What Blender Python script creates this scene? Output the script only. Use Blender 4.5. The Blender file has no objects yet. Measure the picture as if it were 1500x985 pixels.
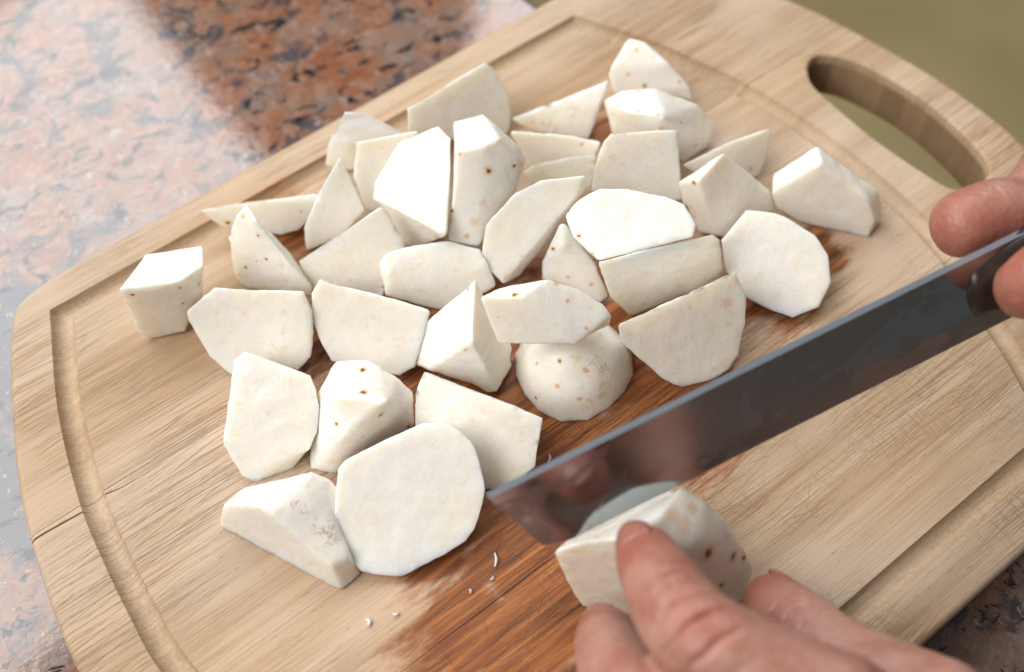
import bpy, bmesh, math, random
import numpy as np
from mathutils import Vector, Matrix, noise
random.seed(7)
R = math.radians
SC = bpy.context.scene
COL = SC.collection
MM = 0.001
# ---------------------------------------------------------------- camera
CAM = np.array([-107.318, -122.079, 276.396])       # millimetres, board top is z = 0
PITCH, YAW, FPX = 0.56313, -0.667869, 1700.0
cam = bpy.data.cameras.new('camera'); camo = bpy.data.objects.new('camera', cam); COL.objects.link(camo)
camo.location = CAM * MM; camo.rotation_mode = 'XYZ'
camo.rotation_euler = (PITCH, 0, YAW)
cam.sensor_width = 36; cam.lens = 36 * FPX / 1500; cam.clip_start = 0.01; cam.clip_end = 30
cam.dof.use_dof = True; cam.dof.focus_distance = 0.302; cam.dof.aperture_fstop = 7.0
SC.camera = camo
# ---------------------------------------------------------------- world and lamps
W = bpy.data.worlds.new('World'); SC.world = W; W.use_nodes = True
bg = W.node_tree.nodes['Background']
bg.inputs[0].default_value = (1.0, 0.97, 0.94, 1); bg.inputs[1].default_value = 0.11
def area(name, az, el, dist, w, h, power, col):
    l = bpy.data.lights.new(name, 'AREA'); l.shape = 'RECTANGLE'; l.size = w; l.size_y = h
    l.energy = power; l.color = col
    o = bpy.data.objects.new(name, l); COL.objects.link(o)
    d = Vector((math.cos(R(az)) * math.cos(R(el)), math.sin(R(az)) * math.cos(R(el)), math.sin(R(el))))
    o.location = d * dist
    o.rotation_euler = d.to_track_quat('Z', 'Y').to_euler()
    return o
area('window_light_wide', 103, 47, 1.5, 1.16, 0.74, 15, (0.97, 0.985, 1.0))
area('window_light_narrow', 41, 47, 1.5, 0.58, 0.74, 7.5, (0.97, 0.985, 1.0))
area('fill_light', 168, 48, 1.9, 1.4, 1.2, 31, (1.0, 0.975, 0.94))  # added soft fill from an unseen source, lifts the camera-facing sides
v = SC.view_settings; v.view_transform = 'Standard'; v.look = 'None'; v.exposure = 0.04; v.gamma = 1; v.use_curve_mapping = False
SC.cycles.max_bounces = 8; SC.cycles.use_denoising = True

# ---------------------------------------------------------------- geometry helpers (all in millimetres)
CR = np.array(Matrix.Rotation(YAW, 3, 'Z') @ Matrix.Rotation(PITCH, 3, 'X'))
def ray(px, py):
    d = CR @ np.array([(px - 750) / FPX, -(py - 492.5) / FPX, -1.0]); return d / np.linalg.norm(d)
def at(px, py, z):
    d = ray(px, py); return CAM + d * ((z - CAM[2]) / d[2])
def on_plane(px, py, p, n):
    d = ray(px, py); return CAM + d * (np.dot(np.asarray(p) - CAM, n) / np.dot(d, n))
def proj(p):
    q = CR.T @ (np.asarray(p) - CAM); return np.array([750 + FPX * q[0] / -q[2], 492.5 - FPX * q[1] / -q[2]])
def hull2(pts):
    pts = sorted(map(tuple, pts))
    def half(it):
        h = []
        for p in it:
            while len(h) > 1 and (h[-1][0]-h[-2][0])*(p[1]-h[-2][1])-(h[-1][1]-h[-2][1])*(p[0]-h[-2][0]) <= 0: h.pop()
            h.append(p)
        return h[:-1]
    return half(pts) + half(pts[::-1])
def inside(p, h, tol=0.0):
    for i in range(len(h)):
        a, b = h[i], h[(i+1) % len(h)]
        if (b[0]-a[0])*(p[1]-a[1])-(b[1]-a[1])*(p[0]-a[0]) < -tol*math.hypot(b[0]-a[0], b[1]-a[1]): return False
    return True
def link(name, me, mat=None, parent=None, origin=None, smooth=True):
    """mesh in mm -> object in metres with its origin at `origin` (mm, world)"""
    o = bpy.data.objects.new(name, me); COL.objects.link(o)
    org = Vector(origin) if origin is not None else Vector((0, 0, 0))
    me.transform(Matrix.Scale(MM, 4) @ Matrix.Translation(-org))
    po = Vector(parent['_o']) if parent is not None and '_o' in parent else Vector((0, 0, 0))
    if parent is not None: o.parent = parent
    o.location = (org - po) * MM
    o['_o'] = tuple(org)
    if mat: me.materials.append(mat)
    if smooth: me.polygons.foreach_set('use_smooth', [True] * len(me.polygons))
    return o
def empty(name, origin):
    o = bpy.data.objects.new(name, None); COL.objects.link(o); o.empty_display_size = 0.01
    o.location = Vector(origin) * MM; o['_o'] = tuple(origin); return o
def tag(o, label=None, cat=None, group=None, kind=None):
    for k, val in (('label', label), ('category', cat), ('group', group), ('kind', kind)):
        if val: o[k] = val
    return o
def evaluated(me, mods):
    o = bpy.data.objects.new('tmp', me); COL.objects.link(o)
    for typ, props in mods:
        m = o.modifiers.new('m', typ)
        for k, val in props.items(): setattr(m, k, val)
    dg = bpy.context.evaluated_depsgraph_get()
    out = bpy.data.meshes.new_from_object(o.evaluated_get(dg))
    bpy.data.objects.remove(o); return out
def to_mesh(bm, name='mesh'):
    me = bpy.data.meshes.new(name); bm.to_mesh(me); bm.free(); return me
def ngon_prism(outline, z0, z1):
    bm = bmesh.new(); n = len(outline)
    lo = [bm.verts.new((x, y, z0)) for x, y in outline]; hi = [bm.verts.new((x, y, z1)) for x, y in outline]
    bm.faces.new(lo[::-1]); bm.faces.new(hi)
    for i in range(n): bm.faces.new((lo[i], lo[(i+1) % n], hi[(i+1) % n], hi[i]))
    return bm
def catmull(pts, n):
    pts = [np.asarray(p, float) for p in pts]; out = []
    P = [2*pts[0]-pts[1]] + pts + [2*pts[-1]-pts[-2]]
    for i in range(1, len(P)-2):
        for k in range(n):
            t = k / n; a, b, c, d = P[i-1], P[i], P[i+1], P[i+2]
            out.append(0.5*((2*b)+(-a+c)*t+(2*a-5*b+4*c-d)*t*t+(-a+3*b-3*c+d)*t**3))
    out.append(P[-2]); return out
def add_tube(bm, pts, n=20, steps=6, flat=1.0, upv=(0, 0, 1)):
    """rounded tube through [(xyz, radius)...] with domed ends"""
    C = catmull([tuple(p) + (r,) for p, r in pts], steps)
    c0, c1 = C[0], C[-1]; t0 = C[0][:3]-C[1][:3]; t0 /= np.linalg.norm(t0); t1 = C[-1][:3]-C[-2][:3]; t1 /= np.linalg.norm(t1)
    S = []
    for k in range(5): a = k/5*math.pi/2; S.append((c0[:3]+t0*c0[3]*math.cos(a)*0.9, c0[3]*math.sin(a)))
    S += [(c[:3], c[3]) for c in C]
    for k in range(4, -1, -1): a = k/5*math.pi/2; S.append((c1[:3]+t1*c1[3]*math.cos(a)*0.9, c1[3]*math.sin(a)))
    rings = []
    for i, (p, r) in enumerate(S):
        a = S[max(0, i-1)][0]; b = S[min(len(S)-1, i+1)][0]; t = b-a; t /= np.linalg.norm(t)+1e-9
        u = np.asarray(upv, float); u = u-t*np.dot(u, t); u /= np.linalg.norm(u)+1e-9; s = np.cross(t, u)
        r = max(r, 0.02)
        rings.append([bm.verts.new(tuple(p+(s*math.cos(2*math.pi*k/n)+u*flat*math.sin(2*math.pi*k/n))*r)) for k in range(n)])
    for i in range(len(rings)-1):
        for k in range(n): bm.faces.new((rings[i][k], rings[i][(k+1) % n], rings[i+1][(k+1) % n], rings[i+1][k]))
    bm.faces.new(rings[0][::-1]); bm.faces.new(rings[-1])
    bmesh.ops.recalc_face_normals(bm, faces=bm.faces)
def displace(me, fn):
    n = len(me.vertices); co = np.empty(n*3); me.vertices.foreach_get('co', co); co = co.reshape(-1, 3)
    no = np.empty(n*3); me.vertices.foreach_get('normal', no); no = no.reshape(-1, 3)
    d = np.array([fn(c, m) for c, m in zip(co.tolist(), no.tolist())])
    me.vertices.foreach_set('co', (co + no*d[:, None]).ravel()); me.update()

# ---------------------------------------------------------------- material helpers
class N:
    def __init__(s, name):
        s.m = bpy.data.materials.new(name); s.m.use_nodes = True; s.t = s.m.node_tree; s.n = s.t.nodes
        s.b = s.n['Principled BSDF']; s.out = s.n['Material Output']
        s.tc = s.n.new('ShaderNodeTexCoord')
    def set(s, **kw):
        for k, val in kw.items(): s.put(s.b.inputs[k.replace('_', ' ')], val)
    def put(s, sock, val):
        if isinstance(val, bpy.types.NodeSocket): s.t.links.new(val, sock)
        elif isinstance(val, (tuple, list)) and sock.type == 'RGBA' and len(val) == 3: sock.default_value = (*val, 1)
        else: sock.default_value = val
    def vec(s, scale=(1, 1, 1), rot=(0, 0, 0), src=None, loc=(0, 0, 0)):
        m = s.n.new('ShaderNodeMapping'); s.put(m.inputs['Vector'], src or s.tc.outputs['Object'])
        m.inputs['Scale'].default_value = scale; m.inputs['Rotation'].default_value = rot; m.inputs['Location'].default_value = loc
        return m.outputs[0]
    def noise(s, vec, scale=1.0, detail=2, rough=0.5, dist=0.0, col=False):
        t = s.n.new('ShaderNodeTexNoise'); s.put(t.inputs['Vector'], vec); t.inputs['Scale'].default_value = scale
        t.inputs['Detail'].default_value = detail; t.inputs['Roughness'].default_value = rough; t.inputs['Distortion'].default_value = dist
        return t.outputs['Color' if col else 'Fac']
    def voro(s, vec, scale=1.0, feature='F1', out='Distance', rand=1.0):
        t = s.n.new('ShaderNodeTexVoronoi'); t.feature = feature; s.put(t.inputs['Vector'], vec); t.inputs['Scale'].default_value = scale
        t.inputs['Randomness'].default_value = rand
        return t.outputs[out]
    def math(s, op, a, b=0.0, c=0.0):
        t = s.n.new('ShaderNodeMath'); t.operation = op; s.put(t.inputs[0], a); s.put(t.inputs[1], b); s.put(t.inputs[2], c); return t.outputs[0]
    def rng(s, val, a, b, c=0.0, d=1.0, smooth=True):
        t = s.n.new('ShaderNodeMapRange'); t.interpolation_type = 'SMOOTHSTEP' if smooth else 'LINEAR'; t.clamp = True
        s.put(t.inputs[0], val)
        for i, x in enumerate((a, b, c, d)): t.inputs[i+1].default_value = x
        return t.outputs[0]
    def mix(s, f, a, b, mode='MIX'):
        t = s.n.new('ShaderNodeMix'); t.data_type = 'RGBA'; t.blend_type = mode; s.put(t.inputs[0], f); s.put(t.inputs[6], a); s.put(t.inputs[7], b); return t.outputs[2]
    def ramp(s, f, stops):
        t = s.n.new('ShaderNodeValToRGB'); s.put(t.inputs[0], f); e = t.color_ramp.elements
        while len(e) < len(stops): e.new(0.5)
        for el, (p, c) in zip(e, stops): el.position = p; el.color = (*c, 1)
        return t.outputs[0]
    def dist(s, vec, p):
        t = s.n.new('ShaderNodeVectorMath'); t.operation = 'DISTANCE'; s.put(t.inputs[0], vec); t.inputs[1].default_value = p; return t.outputs['Value']
    def vop(s, op, a, b):
        t = s.n.new('ShaderNodeVectorMath'); t.operation = op; s.put(t.inputs[0], a); s.put(t.inputs[1], b); return t.outputs[0]
    def bump(s, h, strength, distance, prev=None):
        t = s.n.new('ShaderNodeBump'); t.inputs['Strength'].default_value = strength; t.inputs['Distance'].default_value = distance
        s.put(t.inputs['Height'], h)
        if prev: s.put(t.inputs['Normal'], prev)
        return t.outputs[0]

def mat_granite():
    m = N('polished_pink_granite'); v = m.vec((1000, 1000, 1000))          # mm
    w = m.vop('ADD', v, m.vop('MULTIPLY', m.noise(v, 0.10, 3, col=True), (9, 9, 9)))
    pink = m.ramp(m.noise(w, 0.05, 5, 0.7), [(0.32, (0.22, 0.075, 0.034)), (0.46, (0.24, 0.105, 0.058)), (0.58, (0.20, 0.13, 0.10)), (0.72, (0.22, 0.195, 0.185))])
    grain = m.voro(w, 0.33, 'F1', 'Color')
    g = m.n.new('ShaderNodeSeparateColor'); m.put(g.inputs[0], grain)
    c = m.mix(m.rng(g.outputs[0], 0.3, 1.0, 0, 0.35), pink, (0.38, 0.24, 0.17))
    c = m.mix(m.rng(m.noise(w, 0.06, 5, 0.72, 0.8), 0.53, 0.61, 0, 0.92), c, (0.05, 0.053, 0.062))
    p_ = at(20, 470, 0)*MM; q_ = at(-40, 640, 0)*MM
    vein = m.math('MINIMUM', m.math('DIVIDE', m.dist(m.tc.outputs['Object'], (p_[0], p_[1], 0)), 0.032), m.math('DIVIDE', m.dist(m.tc.outputs['Object'], (q_[0], q_[1], 0)), 0.03))
    vein = m.rng(m.math('ADD', vein, m.math('MULTIPLY', m.math('SUBTRACT', m.noise(w, 0.07, 5, 0.7), 0.5), 5.0)), 1.3, 0.6, 0, 0.9)
    c = m.mix(vein, c, (0.07, 0.075, 0.09))
    v2 = m.vec((700, 1250, 1000), (0, 0, R(35)), loc=(37, 11, 5))
    c = m.mix(m.rng(m.noise(v2, 0.10, 6, 0.72, 1.6), 0.555, 0.60), c, (0.012, 0.012, 0.015))
    c = m.mix(m.rng(m.noise(v, 0.5, 4, 0.65, 0.8), 0.60, 0.68, 0, 0.85), c, (0.09, 0.05, 0.042))
    c = m.mix(m.rng(m.noise(m.vec((1000, 1000, 1000), loc=(5, 71, 3)), 0.28, 4, 0.65, 0.8), 0.60, 0.68, 0, 0.7), c, (0.42, 0.33, 0.29))
    m.set(Base_Color=c, Roughness=0.085, IOR=1.6)
    m.b.inputs['Specular IOR Level'].default_value = 0.65
    m.b.inputs['Normal'].default_value = (0, 0, 0)
    m.put(m.b.inputs['Normal'], m.bump(m.noise(v, 0.4, 2), 0.05, 0.0004))
    return m.m
STAINS = [(700, 560, 40), (850, 520, 36), (960, 560, 26), (560, 520, 28), (660, 660, 26), (760, 760, 24), (800, 850, 21), (680, 930, 19), (770, 960, 20), (420, 330, 13), (880, 190, 12), (1120, 440, 12), (640, 800, 12), (345, 470, 8), (1200, 370, 9)]
def mat_board():
    m = N('worn_bamboo_wood'); raw = m.vec((1000, 1000, 1000))
    oi = m.n.new('ShaderNodeObjectInfo')
    off = m.n.new('ShaderNodeCombineXYZ'); m.put(off.inputs[2], m.math('MULTIPLY', oi.outputs['Random'], 60.0)); m.put(off.inputs[0], m.math('MULTIPLY', oi.outputs['Random'], 300.0))
    v = m.vop('ADD', raw, off.outputs[0])
    def st(a, b, c): return m.vop('MULTIPLY', v, (a, b, c))
    g1 = m.noise(st(0.006, 0.16, 0.16), 1.0, 4, 0.6, 0.3)
    g2 = m.noise(st(0.014, 1.7, 1.7), 1.0, 4, 0.7)
    g3 = m.noise(st(0.03, 4.0, 4.0), 1.0, 2, 0.6)
    c = m.ramp(g1, [(0.28, (0.37, 0.235, 0.13)), (0.5, (0.54, 0.378, 0.24)), (0.70, (0.62, 0.47, 0.33))])
    c = m.mix(m.rng(g2, 0.48, 0.70, 0, 0.42), c, (0.36, 0.215, 0.115))
    c = m.mix(m.rng(g3, 0.56, 0.72, 0, 0.55), c, (0.30, 0.175, 0.095))
    ty = m.n.new('ShaderNodeSeparateXYZ'); m.put(ty.inputs[0], v)
    wn = m.n.new('ShaderNodeTexWhiteNoise'); wn.noise_dimensions = '1D'; m.put(wn.inputs['W'], m.math('FLOOR', m.math('MULTIPLY', ty.outputs[1], 0.115)))
    c = m.mix(m.rng(wn.outputs[0], 0, 1, 0.0, 0.25, False), c, (0.34, 0.22, 0.125))
    # pale worn patches
    c = m.mix(m.rng(m.noise(m.vop('MULTIPLY', raw, (0.012, 0.022, 0.02)), 1.0, 3), 0.38, 0.64, 0, 0.55), c, (0.57, 0.455, 0.355))
    # wet brown stain in the middle of the board
    nz = m.noise(m.vop('MULTIPLY', raw, (0.035, 0.10, 0.1)), 1.0, 5, 0.65)
    s = None
    for px, py, r in STAINS:
        p = at(px, py, 0); d = m.math('DIVIDE', m.dist(m.vop('MULTIPLY', raw, (1, 1, 0)), (p[0], p[1], 0)), r)
        s = d if s is None else m.math('SMOOTH_MIN', s, d, 0.35)
    sm = m.math('ADD', s, m.math('MULTIPLY', m.math('SUBTRACT', nz, 0.5), 3.4))
    stain = m.rng(sm, 1.22, 0.58)
    soft = m.rng(sm, 1.75, 0.7)
    wet = m.ramp(m.noise(st(0.02, 0.42, 0.42), 1.0, 5, 0.7), [(0.28, (0.05, 0.013, 0.004)), (0.47, (0.22, 0.062, 0.014)), (0.64, (0.46, 0.165, 0.042))])
    c = m.mix(m.math('MULTIPLY', soft, 0.30), c, (0.50, 0.24, 0.10))
    c = m.mix(m.math('MULTIPLY', stain, 0.93), c, wet)
    # little rusty flecks
    fl = m.math('MULTIPLY', m.rng(m.noise(m.vop('MULTIPLY', raw, (0.07, 0.16, 0.1)), 1.0, 4, 0.7), 0.66, 0.72), m.rng(m.noise(m.vop('MULTIPLY', raw, (0.02, 0.02, 0.02)), 1.0, 1), 0.45, 0.6))
    c = m.mix(m.math('MULTIPLY', fl, 0.55), c, (0.36, 0.14, 0.05))
    # knife cuts
    cuts = None
    flat_ = m.vop('MULTIPLY', raw, (1, 1, 0)); zone = None
    for px, py, r0_ in ((1250, 690, 80), (700, 850, 55), (950, 600, 45), (450, 640, 25)):
        p = at(px, py, 0); z_ = m.rng(m.dist(flat_, (p[0], p[1], 0)), r0_, r0_*0.5); zone = z_ if zone is None else m.math('MAXIMUM', zone, z_)
    reg = m.rng(m.noise(m.vop('MULTIPLY', raw, (0.018, 0.018, 0.02)), 1.0, 2), 0.36, 0.62)
    for k, (ang, al, ac, th) in enumerate([(4, 0.03, 2.6, 0.64), (-6, 0.04, 2.6, 0.66), (72, 0.07, 2.6, 0.73), (-70, 0.07, 2.6, 0.735), (17, 0.05, 2.4, 0.72), (92, 0.09, 2.8, 0.72), (-38, 0.06, 2.8, 0.755), (1, 0.016, 2.0, 0.61)]):
        q = m.vec((al, ac, 0.01), (0, 0, 0), src=m.vec((1, 1, 1), (0, 0, R(ang)), src=raw, loc=(k*71.3, k*37.7, 0)))
        n_ = m.rng(m.noise(q, 1.0, 0, 0.4), th, th+0.06)
        if abs(ang) > 8: n_ = m.math('MULTIPLY', n_, zone)
        cuts = n_ if cuts is None else m.math('MAXIMUM', cuts, n_)
    cuts = m.math('MULTIPLY', cuts, reg)
    c = m.mix(m.math('MULTIPLY', cuts, 0.55), c, m.mix(stain, (0.17, 0.095, 0.05), (0.035, 0.012, 0.005)))
    # the groove keeps its golden, unbleached wood
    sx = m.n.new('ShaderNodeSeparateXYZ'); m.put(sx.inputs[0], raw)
    deep = m.rng(sx.outputs[2], -0.3, -1.6)
    gi = m.noise(raw, 0.9, 4, 0.7)
    c = m.mix(m.math('MULTIPLY', deep, 0.42), c, m.mix(m.rng(gi, 0.35, 0.65), (0.36, 0.255, 0.15), (0.53, 0.40, 0.26)))
    # side and hole walls: laminations, with their shade painted in as darker brown
    wall_shade = m.rng(sx.outputs[2], -2.6, -4.5)
    c = m.mix(m.math('MULTIPLY', wall_shade, 0.75), c, m.mix(wn.outputs[0], (0.16, 0.09, 0.042), (0.30, 0.185, 0.095)))
    # pores
    po = m.rng(m.noise(st(0.25, 2.2, 2.2), 1.0, 1), 0.70, 0.76)
    c = m.mix(m.math('MULTIPLY', po, 0.4), c, (0.22, 0.13, 0.07))
    h = m.math('SUBTRACT', m.math('MULTIPLY', g3, 0.5), m.math('ADD', m.math('MULTIPLY', cuts, 1.0), m.math('MULTIPLY', po, 0.5)))
    h = m.math('ADD', h, m.math('MULTIPLY', g2, 0.6))
    h = m.math('MULTIPLY', h, m.rng(deep, 0, 1, 1.0, 0.5, False))
    m.set(Base_Color=c, Roughness=m.rng(stain, 0, 1, 0.62, 0.33, False))
    m.b.inputs['Specular IOR Level'].default_value = 0.25
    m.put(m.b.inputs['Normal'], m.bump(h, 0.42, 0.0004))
    return m.m
def mat_taro(name, spots, tint=0.0, yellow=0.5):
    """spots: [(local xyz metres, radius m, kind)] kind 0 dark pit, 1 orange fleck, 2 brown patch"""
    m = N(name); v = m.vec((1000, 1000, 1000)); seed = random.uniform(0, 90)
    v = m.vop('ADD', v, (seed, seed*0.7, seed*0.3))
    c = m.mix(m.rng(m.noise(v, 0.06, 3), 0.35, 0.7), (0.905, 0.88, 0.825), (0.90, 0.845, 0.745))
    c = m.mix(m.rng(m.noise(v, 0.42, 4, 0.65, 0.8), 0.57, 0.68, 0, yellow*1.1), c, (0.83, 0.70, 0.44))
    c = m.mix(m.rng(m.noise(v, 1.3, 3, 0.6), 0.58, 0.72, 0, 0.30), c, (0.74, 0.66, 0.52))
    for p, r, k in spots:
        q = m.vop('ADD', m.tc.outputs['Object'], m.vop('MULTIPLY', m.vop('SUBTRACT', m.noise(v, 1.1 if k < 2 else 0.45, 2, col=True), (0.5, 0.5, 0.5)), (r*1.6, r*1.6, r*1.6)))
        d = m.dist(q, p)
        if k == 0:
            c = m.mix(m.rng(d, r*2.6, r*0.8, 0, 0.55), c, (0.72, 0.42, 0.15)); c = m.mix(m.rng(d, r*1.1, r*0.5, 0, 0.95), c, (0.16, 0.055, 0.018))
        elif k == 1: c = m.mix(m.rng(d, r*1.5, r*0.4, 0, 0.7 if r < 0.0009 else 0.35), c, (0.70, 0.36, 0.10))
        else:
            ln = m.rng(m.math('ABSOLUTE', m.math('SUBTRACT', m.noise(v, 0.28, 3, 0.6, 1.0), 0.5)), 0.035, 0.008)
            c = m.mix(m.math('MULTIPLY', ln, m.rng(d, r*1.2, r*0.7, 0, 0.38)), c, (0.45, 0.19, 0.08))
    m.set(Base_Color=c, Roughness=m.rng(m.noise(v, 0.12, 2), 0.3, 0.7, 0.20, 0.38))
    m.b.inputs['Specular IOR Level'].default_value = 0.45
    m.set(Coat_Weight=0.12, Coat_Roughness=0.2)
    m.set(Subsurface_Weight=0.75, Subsurface_Radius=(1.0, 0.72, 0.38), Subsurface_Scale=0.004)
    dr = m.vop('MULTIPLY', m.vec((1, 1, 1), (random.uniform(0, 3), random.uniform(0, 3), random.uniform(0, 3)), src=v), (0.06, 0.55, 0.55))
    h = m.math('ADD', m.math('MULTIPLY', m.noise(v, 1.1, 4, 0.7), 0.7), m.math('MULTIPLY', m.noise(v, 0.22, 3), 1.2))
    h = m.math('ADD', h, m.math('MULTIPLY', m.noise(dr, 1.0, 3, 0.6), 0.7))
    m.put(m.b.inputs['Normal'], m.bump(h, 0.38, 0.0005))
    return m.m
def mat_skin(name, red):
    """red: world-space joints (m) that are redder, and fingertips where shade is painted dark red"""
    m = N(name); v = m.vec((1000, 1000, 1000))
    c = m.mix(m.rng(m.noise(v, 0.09, 3), 0.35, 0.68), (0.43, 0.225, 0.17), (0.34, 0.135, 0.095))
    c = m.mix(m.rng(m.noise(v, 0.7, 3), 0.45, 0.75, 0, 0.35), c, (0.50, 0.30, 0.245))
    for p, r in red:
        c = m.mix(m.rng(m.dist(m.tc.outputs['Object'], p), r, r*0.25, 0, 0.6), c, (0.36, 0.10, 0.065))
    m.set(Base_Color=c, Roughness=m.rng(m.noise(v, 0.5, 3), 0.3, 0.7, 0.36, 0.52), Subsurface_Weight=0.35, Subsurface_Radius=(1.0, 0.35, 0.2), Subsurface_Scale=0.0028)
    h = m.math('ADD', m.math('MULTIPLY', m.voro(v, 0.9), 0.9), m.noise(v, 0.6, 4))
    m.put(m.b.inputs['Normal'], m.bump(h, 0.22, 0.0004))
    return m.m
def mat_steel():
    m = N('brushed_steel'); v = m.vec((1000, 1000, 1000))
    sm = m.rng(m.noise(m.vop('MULTIPLY', v, (0.03, 0.06, 0.06)), 1.0, 4, 0.6, 1.2), 0.50, 0.56)
    c = m.mix(sm, (0.40, 0.44, 0.465), (0.32, 0.345, 0.355))
    fine = m.noise(m.vop('MULTIPLY', v, (0.05, 3.0, 3.0)), 1.0, 2)
    m.set(Base_Color=c, Metallic=1.0, Roughness=m.math('ADD', m.rng(sm, 0, 1, 0.13, 0.32, False), m.math('MULTIPLY', fine, 0.06)))
    m.put(m.b.inputs['Normal'], m.bump(m.math('ADD', m.noise(v, 0.03, 1), m.math('MULTIPLY', sm, 0.02)), 0.12, 0.001))
    return m.m
def mat_plain(name, col, rough=0.5, nz=0.15, sc=0.3):
    m = N(name); v = m.vec((1000, 1000, 1000)); f = m.noise(v, sc, 3)
    m.set(Base_Color=m.mix(m.rng(f, 0.3, 0.7), tuple(x*(1-nz) for x in col), tuple(x*(1+nz) for x in col)), Roughness=rough)
    m.put(m.b.inputs['Normal'], m.bump(f, 0.1, 0.0003))
    return m.m

# ---------------------------------------------------------------- setting: counter and floor
TH = 18.0
def counter():
    a = at(786, 0, -TH)[:2]; b = at(1560, 560, -TH)[:2]; d = (b-a)/np.linalg.norm(b-a); nrm = np.array([d[1], -d[0]])
    if np.dot(nrm, CAM[:2]-a) < 0: nrm = -nrm
    p0, p1 = a-d*900, a+d*900
    q = [p0, p1, p1+nrm*900, p0+nrm*900]
    bm = ngon_prism(q, -TH-32, -TH-0.05); bmesh.ops.recalc_face_normals(bm, faces=bm.faces)
    me = evaluated(to_mesh(bm), [('BEVEL', dict(width=4.0, segments=4, limit_method='ANGLE'))])
    o = link('countertop', me, mat_granite(), origin=(0, 0, -TH), smooth=False); tag(o, kind='structure')
    bm = ngon_prism([(-4000, -4000), (4000, -4000), (4000, 4000), (-4000, 4000)], -930, -900)
    bmesh.ops.recalc_face_normals(bm, faces=bm.faces)
    tag(link('floor', to_mesh(bm), mat_plain('olive_floor', (0.50, 0.39, 0.185), 0.6, 0.12, 0.004), origin=(0, 0, -900), smooth=False), kind='structure')
counter()

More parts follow.
